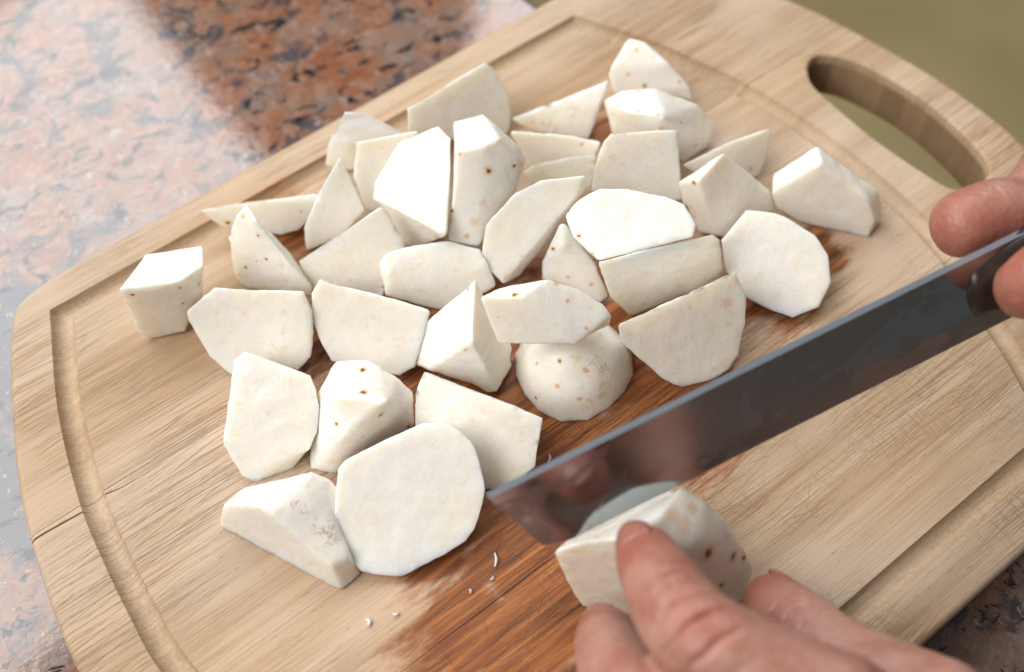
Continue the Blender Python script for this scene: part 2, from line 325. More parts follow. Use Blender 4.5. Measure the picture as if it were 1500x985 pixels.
# ---------------------------------------------------------------- cutting board
def board():
    root = empty('cutting_board', (0, 0, -TH))
    tag(root, 'worn bamboo cutting board with juice groove and handle hole on the counter', 'cutting board')
    far = 115.0
    right = [(100, 115), (122, 112.5), (140, 103), (152, 87), (162, 62), (166.8, 44), (171.2, 20), (173.2, 0), (172.6, -24), (166.8, -46), (160, -66), (150, -89), (138, -104), (121, -113), (100, -115.5)]
    left = [(-88, -115.5), (-101, -112.5), (-108, -104), (-118, -86), (-128, -61), (-133.8, -41), (-137.5, -20), (-139.2, 2), (-137.2, 22), (-133.4, 42), (-127.8, 62), (-118, 86.5), (-109, 105), (-103.5, 111.8), (-92, 114.6)]
    out = [tuple(p) for p in catmull(right, 5)] + [tuple(p) for p in catmull(left, 5)]
    hole = [(142, 36.6), (138, 30), (136.9, 17), (136.4, 4), (136.9, -6), (138, -17), (139.6, -25.5), (144, -30), (151, -30.6), (156, -27.2), (158.6, -20), (160.6, -8), (161.1, 4), (159.6, 17), (156, 30), (150.5, 37.5), (146, 38.6)]
    hl = [tuple(p) for p in catmull(hole + hole[:1], 5)][:-1]
    # solid with a rounded rim
    def solid(ol, rim, z0, z1, grow):
        bm = bmesh.new(); n = len(ol); P = np.array(ol); T = np.roll(P, -1, 0)-np.roll(P, 1, 0); T /= np.linalg.norm(T, axis=1)[:, None]
        area_ = 0.5*np.sum(P[:, 0]*np.roll(P[:, 1], -1)-P[:, 1]*np.roll(P[:, 0], -1))
        Nn = np.stack([T[:, 1], -T[:, 0]], 1)*(1 if area_ > 0 else -1)
        prof = []
        for k in range(6):
            a = k/5*math.pi/2; prof.append((-rim*(1-math.sin(a))*grow, z0+rim*(1-math.cos(a)))) 
        prof += [(o_, z1-(z_-z0)) for o_, z_ in prof[::-1]]
        rings = [[bm.verts.new((*(P[i]+Nn[i]*o_), z_)) for i in range(n)] for o_, z_ in prof]
        for a in range(len(rings)-1):
            for i in range(n): bm.faces.new((rings[a][i], rings[a][(i+1) % n], rings[a+1][(i+1) % n], rings[a+1][i]))
        bm.faces.new(rings[0][::-1]); bm.faces.new(rings[-1]); bmesh.ops.recalc_face_normals(bm, faces=bm.faces); return bm
    body = to_mesh(solid(out, 2.2, -TH, 0.0, 1))
    cut = to_mesh(solid(hl, 1.1, -TH-0.02, 0.02, -1))
    # groove cutter
    gp = [(95.4, 100.3)] + [tuple(p) for p in catmull([(95.4, 100.3), (107.3, 76.1), (114, 56.8), (117.9, 43), (121.0, 26), (122.7, 8), (122.9, -11), (121.5, -29), (117.5, -48), (110.5, -67), (105, -81.5), (96, -100)], 6)][1:]
    gp += [tuple(p) for p in catmull([(-93.5, -100), (-104, -78), (-112, -56), (-117, -30), (-120.2, -7), (-119.6, 8), (-118, 25), (-115, 44.5), (-107.2, 72), (-95.4, 100.3)], 6)]
    def sweep(path, r, zc, n=18):
        bm = bmesh.new(); m = len(path); P = np.array(path); rings = []
        for i in range(m):
            a = P[i]-P[i-1]; b = P[(i+1) % m]-P[i]; a = a/(np.linalg.norm(a)+1e-9); b = b/(np.linalg.norm(b)+1e-9)
            t = a+b; t /= np.linalg.norm(t); s = np.array([t[1], -t[0]]); k = 1/max(0.5, np.dot(t, b))
            rings.append([bm.verts.new((*(P[i]+s*k*r*math.cos(2*math.pi*j/n)), zc+r*math.sin(2*math.pi*j/n))) for j in range(n)])
        for i in range(m):
            A, B = rings[i], rings[(i+1) % m]
            for j in range(n): bm.faces.new((A[j], A[(j+1) % n], B[(j+1) % n], B[j]))
        bmesh.ops.recalc_face_normals(bm, faces=bm.faces); return to_mesh(bm)
    gp2 = []
    for p in gp:
        if not gp2 or math.hypot(p[0]-gp2[-1][0], p[1]-gp2[-1][1]) > 0.5: gp2.append(p)
    if math.hypot(gp2[0][0]-gp2[-1][0], gp2[0][1]-gp2[-1][1]) < 0.5: gp2.pop()
    groove = sweep(gp2, 3.4, 0.6)
    # crack wedge at the glued joint, left end
    bm = bmesh.new()
    L = [(-142, 42.4, 0.55), (-128, 41.9, 0.42), (-118, 41.2, 0.4), (-113, 42.3, 0.3), (-108, 41.2, 0.25), (-92, 40.6, 0.04)]
    vs = []
    for x, y, w in L: vs.append([bm.verts.new((x, y-w, 1)), bm.verts.new((x, y+w, 1)), bm.verts.new((x, y+0.02, -5*w-0.5))])
    for i in range(len(vs)-1):
        for k in range(3): bm.faces.new((vs[i][k], vs[i][(k+1) % 3], vs[i+1][(k+1) % 3], vs[i+1][k]))
    bm.faces.new(vs[0]); bm.faces.new(vs[-1][::-1]); bmesh.ops.recalc_face_normals(bm, faces=bm.faces); crack = to_mesh(bm)
    tools = []
    for me in (cut, groove, crack):
        o = bpy.data.objects.new('tool', me); COL.objects.link(o); tools.append(o)
    full = evaluated(body, [('BOOLEAN', dict(operation='DIFFERENCE', solver='EXACT', object=t)) for t in tools])
    for t in tools: bpy.data.objects.remove(t)
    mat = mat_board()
    seams = [130, 43.3, -43.0, -130]
    for i in range(3):
        bm = bmesh.new(); bm.from_mesh(full)
        for y, sgn in ((seams[i]-0.09, 1), (seams[i+1]+0.09, -1)):
            g = bm.verts[:] + bm.edges[:] + bm.faces[:]
            r_ = bmesh.ops.bisect_plane(bm, geom=g, plane_co=(0, y, 0), plane_no=(0, sgn, 0), clear_outer=True)
            ed = [e for e in r_['geom_cut'] if isinstance(e, bmesh.types.BMEdge)]
            if ed: bmesh.ops.holes_fill(bm, edges=ed, sides=0)
        me = to_mesh(bm)
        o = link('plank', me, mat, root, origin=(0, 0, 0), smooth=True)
        bm = bmesh.new(); bm.from_mesh(me)
        for e in bm.edges: e.smooth = e.calc_face_angle(0) < R(32)
        bm.to_mesh(me); bm.free()
    return root
board()

# ---------------------------------------------------------------- taro pieces
GROUP = 'peeled taro pieces heaped on the cutting board'
def build_piece(V, F=(), mode='drop', t=14.0, zb=0.0, soft=0.5, spots=(), label='', yellow=0.5, vox=0.75, extra=(), pull=0.10, name='taro_chunk'):
    px = [(a[0], a[1]) for a in V]
    P = np.array([at(*a) for a in V])
    for _ in range(60):                                   # make the traced faces plane by sliding corners along their sight lines
        acc = [[] for _ in V]
        for f in F:
            Q = P[list(f)]; c = Q.mean(0); u, s, vt = np.linalg.svd(Q-c); n = vt[2]
            for i in f:
                q = on_plane(*px[i], c, n)
                if np.linalg.norm(q-P[i]) < 12: acc[i].append(q)
        for i, a in enumerate(acc):
            if a: P[i] = 0.5*P[i]+0.5*np.mean(a, 0)
        for i in range(len(P)):
            if P[i][2] < zb: P[i] = at(*px[i], zb)
    hull = hull2(px); cen = P.mean(0); view = cen-CAM; view /= np.linalg.norm(view)
    hid = []
    if mode in ('drop', 'both'):
        for p in P:
            if p[2] > zb+2: hid.append(np.array([p[0]+(cen[0]-p[0])*pull, p[1]+(cen[1]-p[1])*pull, zb]))
    if mode in ('ext', 'both'):
        f = max(F, key=len) if F else range(len(P)); Q = P[list(f)]; c = Q.mean(0); n = np.linalg.svd(Q-c)[2][2]
        if np.dot(n, view) < 0: n = -n
        for p in Q: hid.append(c+(p-c)*0.9+n*t)
    core = cen+view*5; H = []
    for p in hid:
        for _ in range(14):
            if p[2] >= zb-0.01 and inside(proj(p), hull, 1.0): break
            p = p+(core-p)*0.12
        p[2] = max(p[2], zb); H.append(p)
    H += [at(*e) for e in extra]
    bm = bmesh.new()
    for p in list(P)+H: bm.verts.new(tuple(p))
    r_ = bmesh.ops.convex_hull(bm, input=bm.verts)
    bmesh.ops.delete(bm, geom=[g for g in set(r_['geom_interior']+r_['geom_unused']) if isinstance(g, bmesh.types.BMVert)], context='VERTS')
    bmesh.ops.dissolve_limit(bm, angle_limit=R(4), verts=bm.verts, edges=bm.edges)
    lim_a = 44 if soft < 0.9 else 68
    lay = bm.edges.layers.float.new('bevel_weight_edge'); sharp = []
    for e in bm.edges:
        if math.degrees(e.calc_face_angle(0)) > lim_a:
            e[lay] = min(0.5, 0.12*e.calc_length())*(soft+0.7)/1.2; sharp.append((np.array(e.verts[0].co), np.array(e.verts[1].co)))
    me = evaluated(to_mesh(bm), [('BEVEL', dict(width=1.3, segments=3, limit_method='WEIGHT'))])
    bm = bmesh.new(); bm.from_mesh(me)
    bmesh.ops.remove_doubles(bm, verts=bm.verts, dist=0.02)
    bmesh.ops.triangulate(bm, faces=bm.faces, quad_method='BEAUTY', ngon_method='BEAUTY')
    for lim in (8, 4, 2.0):
        for _ in range(3):
            ed = [e for e in bm.edges if e.calc_length() > lim]
            if not ed: break
            bmesh.ops.subdivide_edges(bm, edges=ed, cuts=1)
            bmesh.ops.triangulate(bm, faces=[f for f in bm.faces if len(f.verts) > 3], quad_method='BEAUTY', ngon_method='BEAUTY')
        bmesh.ops.beautify_fill(bm, faces=bm.faces, edges=[e for e in bm.edges if e.calc_face_angle(1) < 0.02])
    bm.verts.ensure_lookup_table(); bm.verts.index_update()
    co = np.array([v_.co for v_ in bm.verts]); pin_ = np.full(len(co), 99.0)
    for p, q in sharp:
        d = q-p; tt = np.clip(((co-p)@d)/max(1e-9, d@d), 0, 1); pin_ = np.minimum(pin_, np.linalg.norm(co-(p+tt[:, None]*d), axis=1))
    wgt = np.clip((pin_-0.9)/2.0, 0, 1)[:, None]*0.6
    ei = np.array([(e.verts[0].index, e.verts[1].index) for e in bm.edges]); deg = np.bincount(ei.ravel(), minlength=len(co))[:, None]
    for _ in range(int(26*soft+4) if soft < 0.9 else 12):
        acc = np.zeros_like(co); np.add.at(acc, ei[:, 0], co[ei[:, 1]]); np.add.at(acc, ei[:, 1], co[ei[:, 0]])
        co = co+(acc/deg-co)*wgt
    rim = np.clip(1.2-pin_, 0, 1)
    for k_, (v_, c_) in enumerate(zip(bm.verts, co)):
        if rim[k_] > 0: c_ = c_+np.array(noise.noise_vector(Vector(c_)*0.8))*0.32*rim[k_]*max(0, noise.noise(Vector(c_)*0.12)+0.35)
        v_.co = c_
    me = to_mesh(bm)
    s = random.uniform(0, 500)
    def fn(c, n):
        q = Vector(c)
        return 0.45*noise.noise(q*0.055+Vector((s, 0, 0)))+0.16*noise.noise(q*0.30+Vector((0, s, 0)))+0.06*noise.noise(q*0.9)
    displace(me, fn)
    co = np.empty(len(me.vertices)*3); me.vertices.foreach_get('co', co); co = co.reshape(-1, 3)
    org = ((co[:, 0].min()+co[:, 0].max())/2, (co[:, 1].min()+co[:, 1].max())/2, co[:, 2].min())
    sp = []
    if spots:
        from mathutils.bvhtree import BVHTree
        bv = BVHTree.FromPolygons([Vector(c) for c in co.tolist()], [tuple(p.vertices) for p in me.polygons])
        for sx, sy, sr, k in spots:
            h = bv.ray_cast(Vector(CAM), Vector(ray(sx, sy)))[0]
            if h is not None: sp.append((tuple((np.array(h)-np.array(org))*MM), sr*MM, k))
    o = link(name, me, mat_taro('taro_flesh', sp, yellow=yellow), origin=org)
    tag(o, label, 'vegetable piece', GROUP)
    return o
A = build_piece
def norm_xy(d): d = np.array([d[0], d[1], 0.0]); return d/np.linalg.norm(d)
# front row
A([(211,371,25),(297,359,25),(299,391,25),(264,413,25),(214,424,25),(175,424,25),(204,490,0),(222,496,0),(270,487,0),(297,437,5)],
  [(0,1,2,3,4,5),(3,4,5,6,7,8)], soft=0.6, spots=[(194,432,.45,0),(264,422,.4,0),(292,416,.6,0),(268,445,.35,0)], label='cube-like taro chunk with small dark spots, far left of the heap by itself')
A([(315,421,21),(444,427,21),(456,455,17),(458,488,12),(456,523,5),(437,543,2),(338,549,1),(307,523,5),(274,470,13),(272,456,15)],
  [tuple(range(10))], 'both', t=15, label='flat-faced many-sided taro chunk just right of the cube-like one')
A([(342,528,20),(359,516,22),(455,550,20),(463,571,18),(468,601,14),(465,632,9),(455,658,5),(428,688,0),(371,707,0),(355,697,2),(329,653,8),(328,642,9),(338,577,16),(376,684,5)],
  [(0,1,2,3,4,5,6,13,12)], 'both', t=16, label='upright kite-shaped taro chunk, leftmost of the lower rows, broad grainy face', yellow=0.35)
A([(490,528,18),(534,525,21),(554,534,20),(583,552,18),(607,575,12),(606,622,4),(466,574,14),(467,631,8),(453,668,1),(455,688,0),(491,696,0),(497,580,25),(566,588,26),(505,640,17),(470,598,12)],
  [(0,1,2,12,11)], soft=0.75, spots=[(531,542,.8,0),(532,575,.8,0),(558,608,.7,0),(493,621,.5,0),(492,557,.5,1),(598,625,.6,0),(531,640,.4,1)], label='smooth faceted taro chunk with brown pits behind the large round slice')
A([(621,544,22),(795,613,20),(794,622,19),(783,683,4),(748,715,1),(700,716,1),(609,640,6),(607,600,14),(609,575,18),(624,556,21)],
  [(9,2,3,4,5,6,7)], 'both', t=14, label='wedge of taro with ragged top edge beside the knife tip')
_o = [(618,621,22),(651,620,22),(680,638,20),(696,657,19),(707,693,15),(712,719,13),(703,759,9),(683,795,6),(629,826,4),(592,844,2),(570,844,2),(530,839,2),(515,821,4),(492,785,8),(490,745,12),(494,700,17),(505,676,19),(563,645,22)]
_o = [tuple(p) for p in catmull(_o+_o[:1], 2)][:-1]
A(_o, [tuple(range(len(_o)))], 'ext', t=11, soft=0.4, yellow=0.2, label='large round taro slice with a smooth white cut face, at the front')
A([(327,739,12),(358,714,14),(457,691,17),(483,701,15),(494,713,12),(373,739,19),(395,752,18),(446,803,11),(486,831,9),(510,818,8),(322,772,0),(501,866,0),(528,841,0),(322,757,6)],
  [(0,5,6,7,8,11,10),(8,9,12,11)], soft=0.7, spots=[(470,780,3.2,2),(440,740,2.6,2),(485,782,3,2),(395,705,2.5,2)], label='low curved taro wedge with thin brown marks, lowest in the heap')
A([(467,408,22),(630,455,19),(607,539,3),(586,552,1),(540,545,2),(485,530,4),(467,494,10),(458,467,14),(455,430,19)],
  [(0,1,2,3,4,5,6,7,8)], 'both', t=15, label='half-round taro slice with ragged top edge between many-sided chunk and pyramid')
A([(696,407,31),(595,498,12),(600,531,4),(628,541,2),(716,576,0),(729,574,0),(748,538,4),(750,507,10),(693,501,27)],
  [(0,8,3,2,1),(8,3,4,5),(0,8,5,6,7)], soft=0.45, yellow=0.3, label='pyramid-shaped taro chunk with a sharp white point in the middle of the heap')
A([(702,434,34),(737,420,36),(802,408,36),(846,421,34),(883,445,30),(896,461,27),(893,474,24),(861,496,25),(843,505,24),(729,504,25),(758,437,38),(791,459,37),(824,487,31)],
  [(0,10,11,12,8,9),(10,11,12,5,4,3,2)], 'drop', zb=22, soft=0.6, spots=[(754,432,.7,0),(815,416,.6,1),(831,441,.6,1),(859,482,.5,1)], label='oval-topped taro wedge lying on top of the round dome-shaped piece')
_f = norm_xy(ray(833, 560)); _c = at(833, 617, 0)+_f*16.0; _s = np.array([_f[1], -_f[0], 0]); _D = []
for _e in (0, 14, 32, 52, 72):
    for _k in range(15):
        _a = 2*math.pi*(_k+0.5*(_e % 4 > 0))/15; _w = math.cos(R(_e))*(1+0.05*math.sin(3*_a+_e))
        _p = _c+_s*16.6*_w*math.cos(_a)+_f*15.8*_w*math.sin(_a)+np.array([0, 0, 20*math.sin(R(_e))]); _D.append((*proj(_p), _p[2]))
A(_D,
  [], 'none', soft=0.6, spots=[(820,529,.5,0),(877,534,3.6,2),(817,566,.7,1),(849,585,.8,1),(786,533,.5,1),(785,583,.4,0),(881,580,1.2,1),(858,543,.8,1)], yellow=0.8, label='dome-shaped taro half with orange flecks lying round side up by the blade')
A([(904,476,24),(955,455,27),(1078,398,28),(1095,435,22),(1094,472,16),(1084,519,8),(1069,541,5),(1040,558,2),(1000,569,0),(970,556,2),(939,528,7),(908,501,15)],
  [(1,2,3,4,5,6,7,8,9,10),(0,1,10,11)], 'both', t=14, spots=[(1065,445,1.5,1),(965,552,.9,1)], label='half-round taro chunk standing against the back of the blade')
A([(1093,307,19),(1135,312,19),(1151,319,19),(1194,344,17),(1214,373,14),(1218,413,9),(1200,451,5),(1161,468,2),(1132,457,2),(1096,439,3),(1062,397,9),(1056,352,14)],
  [tuple(range(11))+(11,)], 'ext', t=11, soft=0.35, yellow=0.35, label='eight-sided taro slice with a flat white face, far right above the blade')
A([(1132,254,14),(1195,214,23),(1207,222,22),(1288,280,12),(1296,316,2),(1272,349,0),(1249,344,0),(1174,327,0),(1137,306,4),(1130,283,9),(1202,240,24),(1271,293,14),(1281,322,6)],
  [(10,9,8,7,6,5,12,11),(0,1,10,9),(1,3,11,10)], soft=0.6, label='blocky taro chunk alone at the right near the handle hole')
A([(994,266,17),(1060,223,26),(1129,277,12),(1136,306,3),(1090,352,1),(1047,345,3),(1025,340,3),(999,296,10),(1023,264,23)],
  [(8,1,2,3,4,5),(0,8,5,6,7)], soft=0.65, spots=[(1016,268,.6,0),(1013,303,.4,1),(1018,318,.5,1)], label='ridged taro chunk behind the eight-sided slice')
A([(997,243,14),(1060,212,17),(1127,189,18),(1132,197,16),(1125,231,8),(1111,259,1),(1050,270,2)],
  [(0,1,2,3,4,5,6)], 'ext', t=10, spots=[(1100,247,.8,1)], label='thin taro wedge seen edge-on behind the ridged chunk at the right')
A([(895,195,29),(992,190,29),(997,253,17),(999,292,8),(940,305,8),(866,279,11),(870,250,17),(883,207,26)],
  [tuple(range(8))], 'both', t=13, label='square-faced taro chunk standing upright at the back centre')
A([(826,315,29.5),(846,293,32),(879,276,34.5),(919,277,35.5),(974,286,36),(1003,298,35.5),(1021,328,33),(1016,348,31),(876,382,25),(839,348,26.5)],
  [tuple(range(10))], 'ext', t=9, zb=14, spots=[(848,346,.5,0),(868,371,.5,1)], soft=0.6, yellow=0.25, label='pale broad taro slice lying tilted on top, below the square-faced chunk')
A([(875,384,27),(1044,343,29),(1055,351,27),(1061,399,15),(1020,425,6),(923,464,1),(894,435,9)],
  [(0,1,2,3,4,5,6)], 'both', t=9, soft=0.4, yellow=0.7, label='half-moon taro piece with yellow blotches tucked under the tilted slice')
A([(824,320,24),(791,384,12),(791,410,6),(821,425,2),(881,443,0),(892,434,2),(872,384,14),(826,358,21)],
  [(0,7,4,5,6)], soft=0.8, spots=[(810,365,.5,0),(866,417,.7,1),(832,406,.5,1)], yellow=0.7, label='narrow peeled taro wedge in the gap under the tilted slice')
A([(704,381,15),(711,329,24),(755,282,31),(791,264,33),(857,257,35),(862,268,32),(845,285,33),(773,366,19),(737,417,6),(821,322,23),(790,373,12),(762,406,5)],
  [(0,1,2,3,4,6,7,8)], 'drop', zb=4, soft=0.4, yellow=0.3, label='leaning taro slab with a broad white face beside the tall spotted chunk')
A([(665,179,39),(683,180,40),(709,167,40),(730,203,42),(709,215,41),(671,221,40),(656,352,16),(700,361,16),(736,310,22),(765,270,27),(770,237,32),(758,212,36),(758,231,36)],
  [(5,4,7,6),(0,2,3,4,5)], 'drop', zb=14, soft=0.6, pull=0.2, spots=[(716,251,.8,0),(753,243,.5,0),(755,279,.6,0),(708,297,1.1,1),(695,325,1.4,1),(662,309,.5,0),(684,346,.8,1),(732,207,.9,1),(673,226,.6,1)], label='tall taro chunk with a row of orange and brown spots')
A([(642,185,36),(584,209,31),(558,255,25),(547,267,22),(546,291,18),(611,331,25),(659,203,35),(660,243,30),(654,345,15),(616,361,9),(596,358,9)],
  [(0,1,2,3,4,5),(0,6,7,8,5),(4,5,8,9,10)], 'drop', zb=4, soft=0.4, yellow=0.25, label='bright fan-shaped taro wedge just left of the tall spotted chunk')
A([(556,382,14),(566,370,17),(591,361,18),(655,352,18),(703,364,17),(716,386,14),(728,419,6),(660,455,0),(630,452,0),(563,434,2),(557,402,10),(567,401,15)],
  [(0,1,2,3,4,5,11),(11,5,6,7,8,9)], soft=0.8, label='low rounded taro block under the fan-shaped and tall spotted pieces')
A([(557,304,27),(569,312,26),(593,358,13),(560,436,0),(520,428,1),(457,424,1),(443,394,9),(438,382,12)],
  [(1,2,3,4,5,6)], soft=0.55, label='slanting taro wedge with a bright top edge above the half-round slice')
A([(499,225,29),(535,308,13),(500,345,3),(449,368,0),(446,333,7),(467,281,19)],
  [(0,1,2,3,5)], soft=0.4, label='narrow triangular taro piece near the far long side of the board')
A([(505,162,23),(537,165,23),(589,193,16),(585,235,4),(512,250,1),(476,243,1),(480,212,10),(506,175,22),(502,225,8)],
  [(7,1,2,3,4,8),(0,7,8,5,6)], soft=0.5, label='peaked taro chunk at the back left of the heap')
A([(522,208,25),(614,191,25),(602,262,12),(557,310,5),(537,309,5),(517,258,14)],
  [tuple(range(6))], 'both', t=10, zb=1, soft=0.4, label='flat taro piece half hidden behind the bright fan-shaped wedge')
A([(596,159,20),(710,92,25),(721,98,24),(742,127,18),(750,167,8),(745,196,2),(660,205,2),(598,195,11)],
  [tuple(range(8))], 'both', t=10, soft=0.4, label='half-round taro slice standing farthest back left')
A([(749,174,6),(893,118,17),(880,149,14),(820,169,10),(862,205,0),(791,195,0),(761,182,3)],
  [(0,1,2,3),(0,3,2,4,5,6)], soft=0.5, spots=[(800,188,3.5,2),(838,162,2.2,2),(775,185,2.5,1)], label='boat-shaped taro wedge with brown skin marks at the back')
A([(921,57,21),(944,62,21),(980,92,18),(1012,128,11),(1015,147,6),(898,139,8),(891,110,14),(895,98,16)],
  [], 'both', t=12, soft=0.9, spots=[(932,74,.5,1),(920,109,.6,1),(895,105,.4,1),(944,126,.6,0),(995,119,.7,1)], label='pointed taro piece farthest back beside the groove')
A([(883,147,16),(910,133,20),(959,129,21),(1005,147,17),(1023,153,15),(1048,184,7),(1036,217,1),(1005,237,0),(940,235,0),(895,195,7),(925,165,23),(970,172,23),(1000,190,15)],
  [], 'drop', soft=0.8, spots=[(968,188,.8,1),(1033,171,.9,1),(1019,214,.7,1),(935,163,.7,1),(998,180,.6,1)], yellow=0.8, label='rounded faceted taro end piece in front of the pointed one at the back')
A([(746,192,17),(820,198,18),(881,208,17),(870,235,8),(820,245,6),(779,242,8),(770,225,11)],
  [tuple(range(7))], 'both', t=10, soft=0.5, spots=[(852,212,.6,1)], label='thin taro strip lying below the boat-shaped wedge')
A([(767,252,19),(779,242,22),(831,232,24),(874,227,24),(866,273,12),(852,286,10),(780,285,11)],
  [tuple(range(7))], 'drop', zb=2, soft=0.5, spots=[(869,237,.8,1)], label='thin ragged-edged taro strip left of the square-faced chunk')
A([(290,308,11),(360,297,14),(467,284,17),(465,294,15),(455,321,7),(436,339,3),(412,346,1),(324,334,5),(305,321,8)],
  [(0,2,4,5,6,7,8)], 'ext', t=11, soft=0.5, spots=[(334,327,.7,0),(441,310,.5,1)], label='long boat-shaped taro wedge crossing the groove at the far left')
A([(360,296,27),(345,315,24),(334,348,15),(345,403,4),(357,421,0),(430,432,0),(455,434,0),(457,421,3),(436,375,14),(394,330,23),(376,324,26),(433,394,13)],
  [(10,9,8,7,11)], soft=0.8, spots=[(356,317,.7,1),(378,345,.4,0),(390,380,.4,0),(360,392,.4,0),(376,383,.4,1)], yellow=0.7, label='smooth tapering taro wedge leaning on the long boat-shaped one')

# ---------------------------------------------------------------- knife
def norm(a): return a/np.linalg.norm(a)
E0 = at(798, 809, 31); E1 = at(1500, 457, 40)
S0 = at(714, 727, 49); S1 = at(1430, 373, 58)
ax = norm(S1-S0)                                       # tip -> heel along the spine
up = norm((S0+S1)/2-(E0+E1)/2); up = norm(up-ax*np.dot(up, ax))
nr = np.cross(ax, up); nr = nr if np.dot(nr, CAM-S0) > 0 else -nr      # blade face towards the camera
HT = np.dot((S0+S1)/2-(E0+E1)/2, up)
print('KNIFE blade height mm', HT, 'E0', E0, 'S0', S0, 'S1', S1, 'len', np.linalg.norm(S1-S0), 'nr', nr)
def knife():
    LB = np.linalg.norm(S1-S0)+22
    tipoff = np.dot(E0-S0, ax)
    eh0 = np.dot(E0-S0, up); eh1 = np.dot(E1-S0, up); el1 = np.dot(E1-S0, ax)
    root = empty('kitchen_knife', S1+ax*20)
    tag(root, 'broad steel kitchen knife with dark handle cutting into a taro half', 'knife')
    nx, ny = 60, 12; bm = bmesh.new(); rows = {}
    for side in (1, -1):
        for i in range(nx+1):
            for j in range(ny+1):
                h = j/ny                                  # 0 spine, 1 edge
                u = i/nx
                # front outline slants from spine tip to edge tip with a rounded lower corner
                x0 = tipoff*(h**1.15); x1 = LB
                s = x0+(x1-x0)*u**1.0
                bot = eh0+(eh1-eh0)*(s-tipoff)/(el1-tipoff)
                if s < tipoff+9: bot += 2.2*((tipoff+9-s)/9)**2 if s > tipoff-9 else 0
                y = bot*h
                th = 1.15-0.2*h/0.72 if h < 0.72 else 0.93*(1-h)/0.28+0.02
                p = S0+ax*s+up*y+nr*side*th
                rows[side, i, j] = bm.verts.new(tuple(p))
    for side in (1, -1):
        for i in range(nx):
            for j in range(ny):
                q = [rows[side, i, j], rows[side, i+1, j], rows[side, i+1, j+1], rows[side, i, j+1]]
                bm.faces.new(q if side == 1 else q[::-1])
    for i in range(nx):
        for j in (0, ny): bm.faces.new((rows[1, i, j], rows[-1, i, j], rows[-1, i+1, j], rows[1, i+1, j]))
    for j in range(ny):
        for i in (0, nx): bm.faces.new((rows[1, i, j], rows[1, i, j+1], rows[-1, i, j+1], rows[-1, i, j]))
    bmesh.ops.recalc_face_normals(bm, faces=bm.faces)
    for e in bm.edges: e.smooth = e.calc_face_angle(0) < R(25)
    for f in bm.faces:
        if abs(np.dot(np.array(f.normal), up)) > 0.9 and np.dot(np.array(f.calc_center_median())-S0, up) > -2: f.material_index = 1
    bl = link('blade', to_mesh(bm), mat_steel(), root, origin=S0)
    gm = N('ground_steel_spine'); gm.set(Base_Color=(0.36, 0.41, 0.46), Metallic=1.0, Roughness=0.42); bl.data.materials.append(gm.m)
    # rotate material space so streaks run along the blade: local axes are world axes, fine relief only
    hm = mat_plain('dark_handle', (0.028, 0.018, 0.014), 0.35, 0.3, 0.2)
    bm = bmesh.new(); h0 = S1-ax*1-up*10
    add_tube(bm, [(h0, 3.6), (h0+ax*14, 5.4), (h0+ax*55, 7.5), (h0+ax*95, 7.5), (h0+ax*122, 8.5)], 20, 5, 1.9, tuple(up))
    link('handle', to_mesh(bm), hm, root, origin=h0)
    bm = bmesh.new(); add_tube(bm, [(h0-ax*1.5, 2.4), (h0+ax*2, 3.4), (h0+ax*7, 4.4)], 20, 4, 2.0, tuple(up))
    link('ferrule', to_mesh(bm), mat_plain('dark_ferrule', (0.018, 0.014, 0.012), 0.5, 0.2), root, origin=h0)
    return root
knife()
# half being cut: under the blade, its far side hidden by it
A([(812,808,24),(848,796,30),(924,754,34),(1000,713,34),(1030,732,31),(1055,756,26),(1075,780,20.5),(1090,803,15),(1105,832,8),(1092,880,1),(1030,905,0),(940,905,0),(880,880,4),(854,890,2),(838,868,8),(858,808,30),(960,760,36),(1020,790,31),(985,850,24),(905,790,34)],
  [(0,1,15,12,13,14)], 'drop', soft=0.8, extra=[(880,760,3),(980,720,3),(1020,735,3),(850,770,3)], spots=[(1037,811,1.4,0),(1074,815,1.0,0),(985,754,2.0,1),(1056,858,.8,0),(1015,745,1.5,1),(1090,817,.8,0),(1000,770,2.2,1),(1065,785,1.2,1)], yellow=0.8, label='taro half held by fingertips under the knife blade', name='taro_half')

